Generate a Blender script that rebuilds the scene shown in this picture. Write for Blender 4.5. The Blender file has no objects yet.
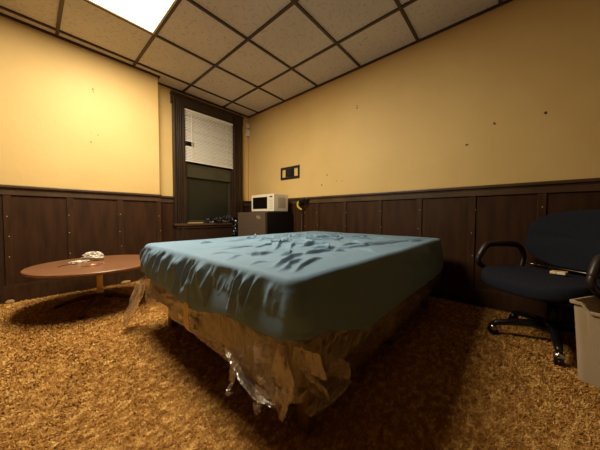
import bpy, bmesh, math, random
import numpy as np
from mathutils import Vector, Matrix
random.seed(7); rng = np.random.default_rng(7)
C = bpy.context.scene.collection
PI = math.pi
CAMZ = 0.765                                   # lens height above the carpet
CEIL = 2.455                                   # underside of the ceiling grid
XR, YW, YL = 2.544, 3.44, 3.28                 # right wall, window wall, chimney-breast wall
XMIN, YMIN = -2.6, -3.2

# ------------------------------------------------------------------ materials
def nodes(name):
    m = bpy.data.materials.new(name); m.use_nodes = True
    nt = m.node_tree; b = nt.nodes['Principled BSDF']
    return m, nt, b
def lin(c): return tuple(((v/12.92) if v <= .04045 else ((v+.055)/1.055)**2.4) for v in c)
def rgb(r, g, b): return lin((r/255, g/255, b/255)) + (1,)
def plain(name, col, rough=.5, metal=0, coat=0, spec=.5):
    m, nt, b = nodes(name)
    b.inputs['Base Color'].default_value = col; b.inputs['Roughness'].default_value = rough
    b.inputs['Metallic'].default_value = metal; b.inputs['Specular IOR Level'].default_value = spec
    b.inputs['Coat Weight'].default_value = coat
    return m
def noisy(name, c1, c2, scale=5, rough=.5, bump=.1, bscale=60, stretch=(1,1,1), metal=0, detail=6, lo=.3, hi=.7, spec=.5, bdist=.01):
    m, nt, b = nodes(name); L = nt.links
    tc = nt.nodes.new('ShaderNodeTexCoord'); mp = nt.nodes.new('ShaderNodeMapping'); mp.inputs['Scale'].default_value = stretch
    n = nt.nodes.new('ShaderNodeTexNoise'); n.inputs['Scale'].default_value = scale; n.inputs['Detail'].default_value = detail
    r = nt.nodes.new('ShaderNodeValToRGB'); r.color_ramp.elements[0].position = lo; r.color_ramp.elements[1].position = hi
    r.color_ramp.elements[0].color = c1; r.color_ramp.elements[1].color = c2
    L.new(tc.outputs['Object'], mp.inputs[0]); L.new(mp.outputs[0], n.inputs['Vector']); L.new(n.outputs['Fac'], r.inputs[0])
    L.new(r.outputs[0], b.inputs['Base Color'])
    b.inputs['Roughness'].default_value = rough; b.inputs['Metallic'].default_value = metal; b.inputs['Specular IOR Level'].default_value = spec
    if bump:
        n2 = nt.nodes.new('ShaderNodeTexNoise'); n2.inputs['Scale'].default_value = bscale; n2.inputs['Detail'].default_value = 4
        bp = nt.nodes.new('ShaderNodeBump'); bp.inputs['Strength'].default_value = bump; bp.inputs['Distance'].default_value = bdist
        L.new(mp.outputs[0], n2.inputs['Vector']); L.new(n2.outputs['Fac'], bp.inputs['Height']); L.new(bp.outputs[0], b.inputs['Normal'])
    return m

M = {}
M['wall'] = noisy('yellow_wall_paint', rgb(220,186,120), rgb(230,197,132), scale=1.6, rough=.55, bump=.25, bscale=9, bdist=.012, spec=.3)
M['panel'] = noisy('dark_wood_panel', rgb(50,31,18), rgb(70,45,27), scale=3, rough=.5, bump=.15, bscale=14, stretch=(6,6,1), spec=.2)
M['batten'] = noisy('dark_wood_batten', rgb(54,35,21), rgb(74,49,30), scale=6, rough=.45, bump=.1, bscale=20, stretch=(6,6,1), spec=.25)
M['rail'] = noisy('dark_wood_rail', rgb(68,50,35), rgb(90,67,48), scale=5, rough=.4, bump=.1, bscale=30, spec=.5)
M['casing'] = noisy('dark_brown_casing', rgb(46,32,23), rgb(62,44,31), scale=5, rough=.35, bump=.08, bscale=20, stretch=(5,5,1), spec=.5)
M['grid'] = plain('brown_grid_metal', rgb(62,44,33), .5)
M['white_metal'] = plain('cream_metal', rgb(205,190,165), .4)
M['black'] = plain('black_plastic', rgb(16,15,16), .35)
M['blackmetal'] = plain('black_metal', rgb(18,16,15), .4, .3)
M['dot'] = plain('nail_head', rgb(210,190,150), .4)
M['hole'] = noisy('wall_chip', rgb(60,38,20), rgb(120,84,44), scale=90, bump=0)

def tile_mat():
    m, nt, b = nodes('ceiling_tile'); L = nt.links
    tc = nt.nodes.new('ShaderNodeTexCoord')
    v = nt.nodes.new('ShaderNodeTexVoronoi'); v.inputs['Scale'].default_value = 70
    n = nt.nodes.new('ShaderNodeTexNoise'); n.inputs['Scale'].default_value = 38; n.inputs['Detail'].default_value = 5; n.inputs['Roughness'].default_value = .7
    mult = nt.nodes.new('ShaderNodeMath'); mult.operation = 'MULTIPLY'
    r = nt.nodes.new('ShaderNodeValToRGB'); r.color_ramp.elements[0].position = .30; r.color_ramp.elements[1].position = .46
    r.color_ramp.elements[0].color = rgb(184,174,162); r.color_ramp.elements[1].color = rgb(224,218,208)
    big = nt.nodes.new('ShaderNodeTexNoise'); big.inputs['Scale'].default_value = 1.7
    mx = nt.nodes.new('ShaderNodeMix'); mx.data_type = 'RGBA'; mx.blend_type = 'MULTIPLY'; mx.inputs[0].default_value = .25
    L.new(tc.outputs['Object'], v.inputs['Vector']); L.new(tc.outputs['Object'], n.inputs['Vector']); L.new(tc.outputs['Object'], big.inputs['Vector'])
    L.new(n.outputs['Fac'], r.inputs[0]); L.new(r.outputs[0], mx.inputs[6]); L.new(big.outputs['Fac'], mx.inputs[7])
    L.new(mx.outputs[2], b.inputs['Base Color']); b.inputs['Roughness'].default_value = .95; b.inputs['Specular IOR Level'].default_value = .1
    bp = nt.nodes.new('ShaderNodeBump'); bp.inputs['Strength'].default_value = .5; bp.inputs['Distance'].default_value = .004
    L.new(n.outputs['Fac'], bp.inputs['Height']); L.new(bp.outputs[0], b.inputs['Normal'])
    return m
M['tile'] = tile_mat()

def carpet_mat(name, tone):
    m, nt, b = nodes(name); L = nt.links
    tc = nt.nodes.new('ShaderNodeTexCoord'); mp = nt.nodes.new('ShaderNodeMapping')
    mp.inputs['Scale'].default_value = (1, 1.6, .15); mp.inputs['Rotation'].default_value = (0, 0, .6)
    L.new(tc.outputs['Object'], mp.inputs[0])
    n1 = nt.nodes.new('ShaderNodeTexNoise'); n1.inputs['Scale'].default_value = 24; n1.inputs['Detail'].default_value = 7; n1.inputs['Roughness'].default_value = .72; n1.inputs['Distortion'].default_value = .6
    L.new(mp.outputs[0], n1.inputs['Vector'])
    r = nt.nodes.new('ShaderNodeValToRGB'); cr = r.color_ramp
    cr.elements[0].position = .34; cr.elements[0].color = rgb(158,108,50)
    cr.elements[1].position = .66; cr.elements[1].color = rgb(240,200,126)
    e = cr.elements.new(.47); e.color = rgb(172,122,60)
    e = cr.elements.new(.54); e.color = rgb(200,150,80)
    n2 = nt.nodes.new('ShaderNodeTexNoise'); n2.inputs['Scale'].default_value = 2.3; n2.inputs['Detail'].default_value = 3
    L.new(tc.outputs['Object'], n2.inputs['Vector'])
    ad = nt.nodes.new('ShaderNodeMath'); ad.operation = 'MULTIPLY_ADD'; ad.inputs[1].default_value = .14; L.new(n2.outputs['Fac'], ad.inputs[0])
    sb = nt.nodes.new('ShaderNodeMath'); sb.operation = 'SUBTRACT'; sb.inputs[1].default_value = .07
    L.new(n1.outputs['Fac'], sb.inputs[0]); L.new(sb.outputs[0], ad.inputs[2])
    last = ad
    if tone:
        at = nt.nodes.new('ShaderNodeAttribute'); at.attribute_name = 'tone'
        a2 = nt.nodes.new('ShaderNodeMath'); a2.operation = 'MULTIPLY_ADD'; a2.inputs[1].default_value = .16
        L.new(at.outputs['Fac'], a2.inputs[0]); L.new(last.outputs[0], a2.inputs[2]); last = a2
        s2 = nt.nodes.new('ShaderNodeMath'); s2.operation = 'SUBTRACT'; s2.inputs[1].default_value = .08
        L.new(last.outputs[0], s2.inputs[0]); last = s2
    L.new(last.outputs[0], r.inputs[0]); L.new(r.outputs[0], b.inputs['Base Color'])
    b.inputs['Roughness'].default_value = .9; b.inputs['Specular IOR Level'].default_value = .15
    return m
M['carpet'] = carpet_mat('carpet_backing', False); M['pile'] = carpet_mat('carpet_pile', True)
M['sheet'] = noisy('blue_grey_sheet', rgb(112,142,168), rgb(122,152,178), scale=3, rough=.7, bump=.15, bscale=160, bdist=.002, spec=.35)
M['mattress'] = plain('mattress_ticking', rgb(170,150,130), .8)
M['boxspring'] = noisy('box_spring_fabric', rgb(84,72,54), rgb(106,92,70), scale=9, rough=.8, bump=.1)
def film_mat(name='clear_plastic_film', milk=.08, col=(.9,.84,.74,1)):
    m = bpy.data.materials.new(name); m.use_nodes = True; nt = m.node_tree; nt.nodes.clear(); L = nt.links
    out = nt.nodes.new('ShaderNodeOutputMaterial')
    tr = nt.nodes.new('ShaderNodeBsdfTransparent'); tr.inputs[0].default_value = (.97,.95,.92,1)
    gl = nt.nodes.new('ShaderNodeBsdfGlossy'); gl.inputs['Roughness'].default_value = .17; gl.inputs[0].default_value = (1,.97,.92,1)
    df = nt.nodes.new('ShaderNodeBsdfDiffuse'); df.inputs[0].default_value = col
    tl = nt.nodes.new('ShaderNodeBsdfTranslucent'); tl.inputs[0].default_value = col
    a = nt.nodes.new('ShaderNodeMixShader'); a.inputs[0].default_value = .5; L.new(df.outputs[0], a.inputs[1]); L.new(tl.outputs[0], a.inputs[2])
    c = nt.nodes.new('ShaderNodeMixShader'); c.inputs[0].default_value = milk; L.new(tr.outputs[0], c.inputs[1]); L.new(a.outputs[0], c.inputs[2])
    fr = nt.nodes.new('ShaderNodeLayerWeight'); pw = nt.nodes.new('ShaderNodeMath'); pw.operation = 'POWER'; pw.inputs[1].default_value = 3.2
    mu = nt.nodes.new('ShaderNodeMath'); mu.operation = 'MULTIPLY_ADD'; mu.inputs[1].default_value = .8; mu.inputs[2].default_value = .11; mu.use_clamp = True
    L.new(fr.outputs['Facing'], pw.inputs[0]); L.new(pw.outputs[0], mu.inputs[0])
    d = nt.nodes.new('ShaderNodeMixShader'); L.new(mu.outputs[0], d.inputs[0]); L.new(c.outputs[0], d.inputs[1]); L.new(gl.outputs[0], d.inputs[2])
    tc = nt.nodes.new('ShaderNodeTexCoord'); n = nt.nodes.new('ShaderNodeTexNoise'); n.inputs['Scale'].default_value = 11; n.inputs['Detail'].default_value = 3; n.inputs['Distortion'].default_value = 2.5
    bp = nt.nodes.new('ShaderNodeBump'); bp.inputs['Strength'].default_value = .9; bp.inputs['Distance'].default_value = .012
    L.new(tc.outputs['Object'], n.inputs['Vector']); L.new(n.outputs['Fac'], bp.inputs['Height'])
    for s in (gl, df, tl, fr): L.new(bp.outputs[0], s.inputs['Normal'])
    L.new(d.outputs[0], out.inputs[0])
    return m
M['film'] = film_mat()
M['leg_wood'] = noisy('worn_brown_leg', rgb(110,82,56), rgb(130,98,68), scale=9, rough=.6, bump=.05)
M['tape'] = plain('masking_tape', rgb(236,204,140), .6)
def emis(name, col, s):
    m = bpy.data.materials.new(name); m.use_nodes = True; nt = m.node_tree; nt.nodes.clear()
    o = nt.nodes.new('ShaderNodeOutputMaterial'); e = nt.nodes.new('ShaderNodeEmission'); e.inputs[0].default_value = col; e.inputs[1].default_value = s
    nt.links.new(e.outputs[0], o.inputs[0]); return m
M['lamp'] = emis('lit_diffuser', (1, .86, .60, 1), 5)
M['table'] = noisy('walnut_laminate', rgb(118,80,54), rgb(138,95,65), scale=4, rough=.38, bump=.03, bscale=40, stretch=(1,7,1))
M['table_edge'] = plain('table_edge', rgb(92,54,34), .5)
M['brass'] = noisy('brass', rgb(214,176,104), rgb(226,190,120), scale=8, rough=.35, metal=.55, bump=0)
M['foil'] = noisy('crumpled_foil', rgb(200,190,175), rgb(235,226,212), scale=30, rough=.35, bump=.8, bscale=60, metal=.35)
M['cord'] = plain('dark_red_cord', rgb(70,30,20), .5)
M['fabric'] = noisy('navy_fabric', rgb(25,27,37), rgb(35,37,48), scale=120, rough=.9, bump=.2, bscale=300, bdist=.002, spec=.2)
M['armplastic'] = noisy('arm_plastic', rgb(40,30,30), rgb(54,42,40), scale=20, rough=.4, bump=.05)
M['chrome'] = plain('chrome', rgb(200,196,190), .2, 1)
M['bin'] = noisy('beige_bin_plastic', rgb(182,162,132), rgb(192,172,142), scale=4, rough=.5, bump=.02)
M['fridge'] = noisy('dark_steel_door', rgb(98,84,72), rgb(108,93,80), scale=4, rough=.35, stretch=(1,1,20), metal=.3, bump=0)
M['fridgeside'] = plain('fridge_black_side', rgb(17,16,16), .45)
M['white'] = plain('white_enamel', rgb(232,222,202), .35)
M['mwgrey'] = plain('microwave_side', rgb(196,182,156), .4)
M['mwglass'] = plain('microwave_glass', rgb(20,14,10), .12)
M['button'] = plain('keypad_grey', rgb(200,190,168), .5)
M['glass'] = plain('night_glass', rgb(40,40,30), .35, 0, 0, .4)
M['sash'] = noisy('grey_green_sash', rgb(60,57,43), rgb(72,68,52), scale=5, rough=.35, bump=.05)
M['slat'] = plain('blind_slat', rgb(236,230,218), .45)
M['black_glints'] = noisy('black_bag_painted_glints', rgb(30,31,34), rgb(150,152,160), scale=26, rough=.16, bump=.6, bscale=35, metal=.7, lo=.48, hi=.68)  # grey blotches in the colour stand in for highlights on black plastic
M['yellow'] = plain('yellow_plastic', rgb(226,200,40), .4)
M['packet'] = noisy('yellow_packet', rgb(226,180,70), rgb(240,232,214), scale=55, rough=.4, bump=.2, lo=.45, hi=.55)
M['debris'] = plain('pale_debris', rgb(190,160,110), .7)  # also colours the added bit for the lit carpet edge
M['outside'] = plain('night_outside', rgb(6,6,6), 1)

# ------------------------------------------------------------------ helpers
def link(name, me, mat, parent=None, smooth=False):
    o = bpy.data.objects.new(name, me); C.objects.link(o)
    if mat is not None:
        for mm in (mat if isinstance(mat, (list, tuple)) else [mat]): me.materials.append(mm)
    if smooth:
        for p in me.polygons: p.use_smooth = True
    if parent: o.parent = parent
    return o
def obj(name, bm, mat, parent=None, smooth=False):
    me = bpy.data.meshes.new(name); bmesh.ops.recalc_face_normals(bm, faces=bm.faces); bm.to_mesh(me); bm.free()
    return link(name, me, mat, parent, smooth)
def raw(name, V, F, mat, parent=None, smooth=True):
    me = bpy.data.meshes.new(name); me.from_pydata([tuple(map(float, v)) for v in V], [], [tuple(map(int, f)) for f in F]); me.update()
    return link(name, me, mat, parent, smooth)
def tag(o, label=None, cat=None, group=None, kind=None):
    if label: o['label'] = label
    if cat: o['category'] = cat
    if group: o['group'] = group
    if kind: o['kind'] = kind
    return o
def empty(name, loc, rz=0, **k):
    o = bpy.data.objects.new(name, None); C.objects.link(o); o.location = loc; o.rotation_euler = (0, 0, rz); o.empty_display_size = .1
    return tag(o, **k)
def B(): return bmesh.new()
def box(bm, x0, x1, y0, y1, z0, z1, bev=0, mi=0, mat=None):
    r = bmesh.ops.create_cube(bm, size=1); vs = r['verts']
    for v in vs: v.co = Vector((x0+(v.co.x+.5)*(x1-x0), y0+(v.co.y+.5)*(y1-y0), z0+(v.co.z+.5)*(z1-z0)))
    if bev:
        es = list({e for v in vs for e in v.link_edges})
        r2 = bmesh.ops.bevel(bm, geom=es, offset=bev, segments=2, affect='EDGES', profile=.6)
        vs = list({v for f in r2['faces'] for v in f.verts} | {v for v in vs if v.is_valid})
    if mi:
        for f in {f for v in vs for f in v.link_faces}: f.material_index = mi
    if mat is not None:
        for v in vs: v.co = mat @ v.co
    return vs
def tube(bm, pts, r, n=10, caps=True):
    pts = [Vector(p) for p in pts]; rs = r if isinstance(r, (list, tuple)) else [r]*len(pts); rings = []
    t0 = (pts[1]-pts[0]).normalized(); up = Vector((0,0,1)) if abs(t0.z) < .9 else Vector((1,0,0))
    a = t0.cross(up).normalized()
    for i, p in enumerate(pts):
        t = ((pts[min(i+1, len(pts)-1)]-pts[max(i-1, 0)])).normalized()
        a = (a - t*a.dot(t)).normalized(); b = t.cross(a)
        rings.append([bm.verts.new(p + (a*math.cos(2*PI*k/n)+b*math.sin(2*PI*k/n))*rs[i]) for k in range(n)])
    for i in range(len(rings)-1):
        for k in range(n): bm.faces.new((rings[i][k], rings[i][(k+1)%n], rings[i+1][(k+1)%n], rings[i+1][k]))
    if caps: bm.faces.new(rings[0][::-1]); bm.faces.new(rings[-1])
def lathe(bm, prof, n=24, c=(0,0,0)):
    rings = []
    for r, z in prof: rings.append([bm.verts.new((c[0]+r*math.cos(2*PI*k/n), c[1]+r*math.sin(2*PI*k/n), c[2]+z)) for k in range(n)])
    for i in range(len(rings)-1):
        for k in range(n): bm.faces.new((rings[i][k], rings[i][(k+1)%n], rings[i+1][(k+1)%n], rings[i+1][k]))
    bm.faces.new(rings[0][::-1]); bm.faces.new(rings[-1])
def catmull(P, n=8):
    P = [Vector(p) for p in P]; Q = [P[0]*2-P[1]] + P + [P[-1]*2-P[-2]]; out = []
    for i in range(1, len(Q)-2):
        for k in range(n):
            t = k/n; a, b, c, d = Q[i-1], Q[i], Q[i+1], Q[i+2]
            out.append(.5*((2*b)+(-a+c)*t+(2*a-5*b+4*c-d)*t*t+(-a+3*b-3*c+d)*t**3))
    return out + [P[-1]]
# value noise
_tab = rng.random((256, 256))
def vn(x, y):
    x = np.asarray(x, float); y = np.asarray(y, float)
    xi = np.floor(x).astype(int); yi = np.floor(y).astype(int); fx = x-xi; fy = y-yi
    fx = fx*fx*(3-2*fx); fy = fy*fy*(3-2*fy)
    g = lambda a, b: _tab[a % 256, b % 256]
    return (g(xi,yi)*(1-fx)+g(xi+1,yi)*fx)*(1-fy)+(g(xi,yi+1)*(1-fx)+g(xi+1,yi+1)*fx)*fy
def fbm(x, y, o=4):
    s = 0; a = 1; t = 0
    for k in range(o): s = s+a*vn(x*2**k+17*k, y*2**k+31*k); t += a; a *= .5
    return s/t
def ridge(x, y, o=3):
    s = 0; a = 1; t = 0
    for k in range(o): s = s+a*(1-np.sqrt((2*vn(x*2**k+7*k, y*2**k+13*k)-1)**2+.012)); t += a; a *= .5
    return s/t
ss = lambda a, b, x: (lambda t: t*t*(3-2*t))(np.clip((x-a)/(b-a), 0, 1))

# ------------------------------------------------------------------ room shell
def S(name, bm, mat, parent=None): o = obj(name, bm, mat, parent); o['kind'] = 'structure'; return o
bm = B(); box(bm, XMIN-.1, XR+.1, YMIN-.1, YW+.1, -.1, 0); floor = S('floor', bm, M['carpet'])
bm = B(); box(bm, XMIN-.1, XR+.1, YMIN-.1, YW+.1, CEIL+.012, CEIL+.11)
# recess cut for the light is simply above the lamp body, which sits under the slab
S('ceiling', bm, M['tile'])
bm = B(); box(bm, XR, XR+.1, YMIN-.1, YW+.1, 0, CEIL+.012); S('wall_right', bm, M['wall'])
bm = B(); box(bm, XMIN-.1, 1.08, YL, YW+.1, 0, CEIL+.012, .004); S('wall_left', bm, M['wall'])
WX0, WX1, WZ0, WZ1 = 1.445, 2.205, .672, 2.262      # window opening
bm = B()
box(bm, 1.08, WX0-.004, YW, YW+.1, 0, CEIL+.012); box(bm, WX1+.004, XR, YW, YW+.1, 0, CEIL+.012)
box(bm, WX0-.004, WX1+.004, YW, YW+.1, 0, WZ0); box(bm, WX0-.004, WX1+.004, YW, YW+.1, WZ1, CEIL+.012)
S('wall_window', bm, M['wall'])
bm = B(); box(bm, XMIN-.1, XMIN, YMIN-.1, YL, 0, CEIL+.012); S('wall_far_left', bm, M['panel'])  # unseen wall, dark panelling chosen to cut bounced light
bm = B(); box(bm, XMIN, XR, YMIN-.1, YMIN, 0, CEIL+.012); S('wall_back', bm, M['panel'])  # out of view as well, panelled dark to weaken the bounce

# ceiling grid
LX0, LX1, LY0, LY1 = .213, .823, 1.337, 2.556
bm = B(); w = .012
gx = [2.042-.6096*k for k in range(8)]; gy = [3.165-.6096*k for k in range(11)]
for x in gx:
    box(bm, x-w, x+w, YMIN, YL if x < 1.08 else YW, CEIL, CEIL+.014)
for y in gy:
    cuts = [(XMIN, XR)] if not (LY0+.1 < y < LY1-.1) else [(XMIN, LX0-w), (LX1+w, XR)]
    for a, b in cuts: box(bm, a, b, y-w, y+w, CEIL-.0006, CEIL+.014)
box(bm, XR-.022, XR, YMIN, YW, CEIL-.002, CEIL+.014)
box(bm, 1.08, XR, YW-.022, YW, CEIL-.002, CEIL+.014)
box(bm, XMIN, 1.10, YL-.022, YL, CEIL-.002, CEIL+.014)
box(bm, 1.08, 1.102, YL, YW, CEIL-.002, CEIL+.014)
S('trim_1', bm, M['grid'])

lf = empty('ceiling_light', ((LX0+LX1)/2, (LY0+LY1)/2, CEIL), label='lit rectangular fluorescent troffer set into the tiled ceiling', cat='ceiling light')
hx, hy = (LX1-LX0)/2-.014, (LY1-LY0)/2-.014
bm = B()
for a in ((-hx, hx, -hy, -hy+.014), (-hx, hx, hy-.014, hy), (-hx, -hx+.014, -hy+.014, hy-.014), (hx-.014, hx, -hy+.014, hy-.014)): box(bm, *a, -.003, .010)
obj('frame', bm, M['white_metal'], lf)
bm = B(); box(bm, -hx+.015, hx-.015, -hy+.015, hy-.015, .002, .008); obj('diffuser', bm, M['lamp'], lf)

al = bpy.data.lights.new('fluorescent_tubes', 'AREA'); al.shape = 'RECTANGLE'; al.size = 2*hx-.03; al.size_y = 2*hy-.03; al.energy = 79; al.color = (1, .87, .64); al.spread = math.radians(180)
ao = bpy.data.objects.new('fluorescent_tubes', al); C.objects.link(ao); ao.location = (0, 0, -.004); ao.parent = lf

# wainscot: panels, battens, rail, base
RZ = 1.028                                     # top of the chair rail
def wain(axis, plane, sgn, a0, a1, bats, nm, railcut=None):
    """axis 'x': runs along x on plane y ; 'y': runs along y on plane x. sgn = direction into the room"""
    def bx(bm, s0, s1, d0, d1, z0, z1, bev=0):
        p, q = sorted((plane+sgn*d0, plane+sgn*d1))
        if axis == 'x': box(bm, s0, s1, p, q, z0, z1, bev)
        else: box(bm, p, q, s0, s1, z0, z1, bev)
    bm = B(); bx(bm, a0, a1, 0, .008, 0, RZ-.03); S('trim_%d' % nm, bm, M['panel'])
    bm = B()
    for s in bats: bx(bm, s-.024, s+.024, .008, .018, .15, RZ-.075, .002)
    S('trim_%d' % (nm+1), bm, M['batten'])
    bm = B(); bx(bm, a0, a1, 0, .022, RZ-.085, RZ-.022, .003); bx(bm, a0, a1, 0, .042, RZ-.024, RZ, .006)
    bx(bm, a0, a1, 0, .028, RZ-.036, RZ-.024, .003)
    S('trim_%d' % (nm+2), bm, M['rail'])
    bm = B(); bx(bm, a0, a1, .008, .026, 0, .145, .003); bx(bm, a0, a1, .008, .020, .145, .158, .003)
    o = S('baseboard_%s' % {2:'left', 6:'recess', 10:'window', 14:'right'}[nm], bm, M['batten'])
wain('x', YL, -1, -1.6, 1.08+.008, [-.125, .268, .672, 1.062], 2)
wain('x', YW, -1, 1.08, 1.29, [], 6)
wain('x', YW, -1, 2.386, XR, [], 10)
wain('y', XR, -1, YMIN, YW, [2.9, 2.35, 1.936, 1.525, 1.085, .685, .262, -.16, -.58, -1.0, -1.4], 14)
# nail heads
bm = B()
def nail(bm, p, ax, r=.0045):
    m = Matrix.Translation(p) @ Matrix.Diagonal((r, r, r, 1))
    bmesh.ops.create_icosphere(bm, subdivisions=1, radius=1, matrix=m)
for s in (-.125, .268, .672, 1.062):
    for z in (.77, .60, .41): nail(bm, (s+random.uniform(-.012,.012), YL-.019, z+random.uniform(-.02,.02)), 'x')
for s in (2.15, 1.936, 1.525, 1.085, .685, .262, -.16):
    for z in (.83, .64, .45): nail(bm, (XR-.019, s+random.uniform(-.03,.01) if s != 2.15 else s, z+random.uniform(-.02,.02)), 'y', .0042)
nail(bm, (1.30, YW-.03, .66), 'x', .008)
S('trim_18', bm, M['dot'])
# chips and nail holes in the plaster
def chips(name, L, along):
    bm = B()
    for s, z, r in L:
        for k in range(3):
            a = s+random.uniform(-.006,.006); b = z+random.uniform(-.008,.008); n = 7
            vs = []
            for i in range(n):
                q = r*random.uniform(.5, 1.1); u = a+q*math.cos(2*PI*i/n); v = b+q*.8*math.sin(2*PI*i/n)
                vs.append(bm.verts.new((XR-.0006-k*.0002, u, v) if along == 'y' else (u, YL-.0006-k*.0002, v)))
            bm.faces.new(vs)
    o = obj(name, bm, M['hole']); o['kind'] = 'structure'
chips('trim_19', [(1.38,1.255+CAMZ,.008),(1.378,1.28+CAMZ,.006),(.128,.764+CAMZ,.011),(.314,.629+CAMZ,.011),(1.795,.532+CAMZ,.007),(1.878,.411+CAMZ,.008),(1.648,.445+CAMZ,.005),(1.567,.437+CAMZ,.005),(-.164,.767+CAMZ,.011)] , 'y')
chips('trim_20', [(.468,1.304+CAMZ,.007),(.466,1.285+CAMZ,.005),(.498,.847+CAMZ,.005),(.438,.76+CAMZ,.006),(.45,.85+CAMZ,.003)], 'x')
# dark door casing at the left end of the breast wall
bm = B(); box(bm, -.34, -.160, YL-.028, YL, 0, CEIL-.004, .004); box(bm, -.30, -.200, YL-.036, YL-.026, 0, CEIL-.004, .003); S('trim_21', bm, M['casing'])

# ------------------------------------------------------------------ window
win = empty('window_1', (0, 0, 0)); win['kind'] = 'structure'
bm = B()
CY = YW-.035
for x0, x1 in ((1.29, WX0), (WX1, 2.386)):
    box(bm, x0, x1, CY, YW, 0 if x0 < 2 else 0, CEIL-.055, .003)
    n = 3; d = (x1-x0)/n
    box(bm, x0+.004, x0+.030, CY-.026, CY+.004, .12, CEIL-.09, .006); box(bm, x1-.030, x1-.004, CY-.020, CY+.004, .12, WZ1+.01, .006)
    for k in range(3): box(bm, x0+.044+k*.024, x0+.058+k*.024, CY-.014, CY+.004, .12, CEIL-.12, .005)
box(bm, 1.275, 2.40, CY-.008, YW, WZ1, CEIL-.045, .004)
box(bm, 1.27, 2.405, CY-.022, YW, CEIL-.075, CEIL-.045, .004)
box(bm, WX0, WX1, CY-.02, CY+.002, WZ1, WZ1+.02, .003)
o = obj('window_casing', bm, M['casing'], win)
bm = B()   # jambs
box(bm, WX0-.004, WX0+.02, CY, YW+.09, WZ0, WZ1); box(bm, WX1-.02, WX1+.004, CY, YW+.09, WZ0, WZ1); box(bm, WX0, WX1, CY, YW+.09, WZ1-.02, WZ1)
obj('window_jamb', bm, M['casing'], win)
def sash(name, z0, z1, y0, st=.045, top=.045, bot=.05):
    bm = B(); a, b = WX0+.02, WX1-.02
    box(bm, a, a+st, y0, y0+.03, z0, z1, .004); box(bm, b-st, b, y0, y0+.03, z0, z1, .004)
    box(bm, a+st, b-st, y0, y0+.03, z1-top, z1, .004); box(bm, a+st, b-st, y0, y0+.03, z0, z0+bot, .004)
    s = obj(name, bm, M['sash'], win)
    bm = B(); box(bm, a+st, b-st, y0+.013, y0+.017, z0+bot, z1-top); obj('pane', bm, M['glass'], s)
sash('upper_sash', 1.26, WZ1-.02, YW+.055)
sash('lower_sash', WZ0, 1.50, YW+.020, st=.035, top=.03, bot=.03)
# the wide grey-green board across the head of the lower sash
bm = B(); box(bm, WX0+.02, WX1-.02, YW+.004, YW+.019, 1.315, 1.50, .003)
for z in (1.315, 1.475): box(bm, WX0+.02, WX1-.02, YW-.004, YW+.006, z, z+.025, .003)
for x in (WX0+.02, WX1-.045): box(bm, x, x+.025, YW-.004, YW+.006, 1.34, 1.475, .003)
obj('sash_board', bm, M['sash'], win)
bm = B(); box(bm, WX0-.1, WX1+.1, YW+.16, YW+.17, WZ0-.1, WZ1+.1); obj('night_outside', bm, M['outside'], win)
SY = 3.335
bm = B(); box(bm, 1.275, 2.32, SY, YW+.02, .632, .662, .006); obj('window_stool', bm, M['rail'], win)
bm = B(); box(bm, 1.30, 2.32, SY+.025, YW, .10, .630, .003); box(bm, 1.37, 1.41, SY+.015, SY+.03, .12, .628, .003); box(bm, 1.30, 2.32, SY+.012, SY+.03, .595, .630, .003)
obj('apron', bm, M['casing'], win)

# mini blind
BY = CY+.002
bl = empty('window_blind', ((WX0+WX1)/2, BY, WZ1-.02), label='cream slatted mini blind pulled halfway down the dark window', cat='blind')
ox, oz = (WX0+WX1)/2, WZ1-.02
bw = (WX1-WX0)/2-.002
bm = B(); box(bm, -bw, bw, -.012, .014, -.028, 0, .002); obj('head_rail', bm, M['slat'], bl)
bm = B(); z = -.04; k = 0; hole = 1.765
zb = 1.525
while z+oz > zb+.02:
    x0 = -bw
    if abs(z+oz-hole) < .030: x0 = -bw+.125+.012*random.random()
    m = Matrix.Translation((0, 0, z)) @ Matrix.Rotation(math.radians(61+random.uniform(-4,4)), 4, 'X') @ Matrix.Rotation(random.uniform(-.003,.003), 4, 'Y')
    vs = []
    for xx in (x0, bw):
        vs.append([bm.verts.new(m @ Vector((xx, yy, zz))) for yy, zz in ((-.0125, 0), (-.005, .0022), (.005, .0022), (.0125, 0))])
    for i in range(3): bm.faces.new((vs[0][i], vs[0][i+1], vs[1][i+1], vs[1][i]))
    z -= .0205
obj('slats', bm, M['slat'], bl)
bm = B(); box(bm, -bw, bw, -.010, .010, zb-oz, zb-oz+.018, .003); obj('bottom_rail', bm, M['slat'], bl)
bm = B()
for xx in (-bw+.11, 0, bw-.1): tube(bm, [(xx, -.016, -.02), (xx, -.016, zb-oz+.01)], .0022, 5)
obj('ladder_cord', bm, M['white'], bl)
bm = B(); tube(bm, [(-bw+.085, -.02, -.02), (-bw+.09, -.022, -.62)], .004, 6); obj('tilt_wand', bm, M['white'], bl)
# conduit in the corner
cd = empty('cable_conduit', (2.508, YW, 1.0), label='thin cream cable raceway with two small boxes beside the corner', cat='conduit')
bm = B(); box(bm, -.008, .008, -.014, -.001, .03, 1.12, .002); obj('raceway', bm, M['wall'], cd)
bm = B(); box(bm, -.022, .022, -.045, -.001, 1.262, 1.342, .004); obj('upper_box', bm, M['white'], cd)
bm = B(); box(bm, -.026, .026, -.05, -.001, 1.125, 1.235, .004); box(bm, -.004,.004,-.012,-.001,1.235,1.262); obj('lower_box', bm, M['white'], cd)

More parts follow.
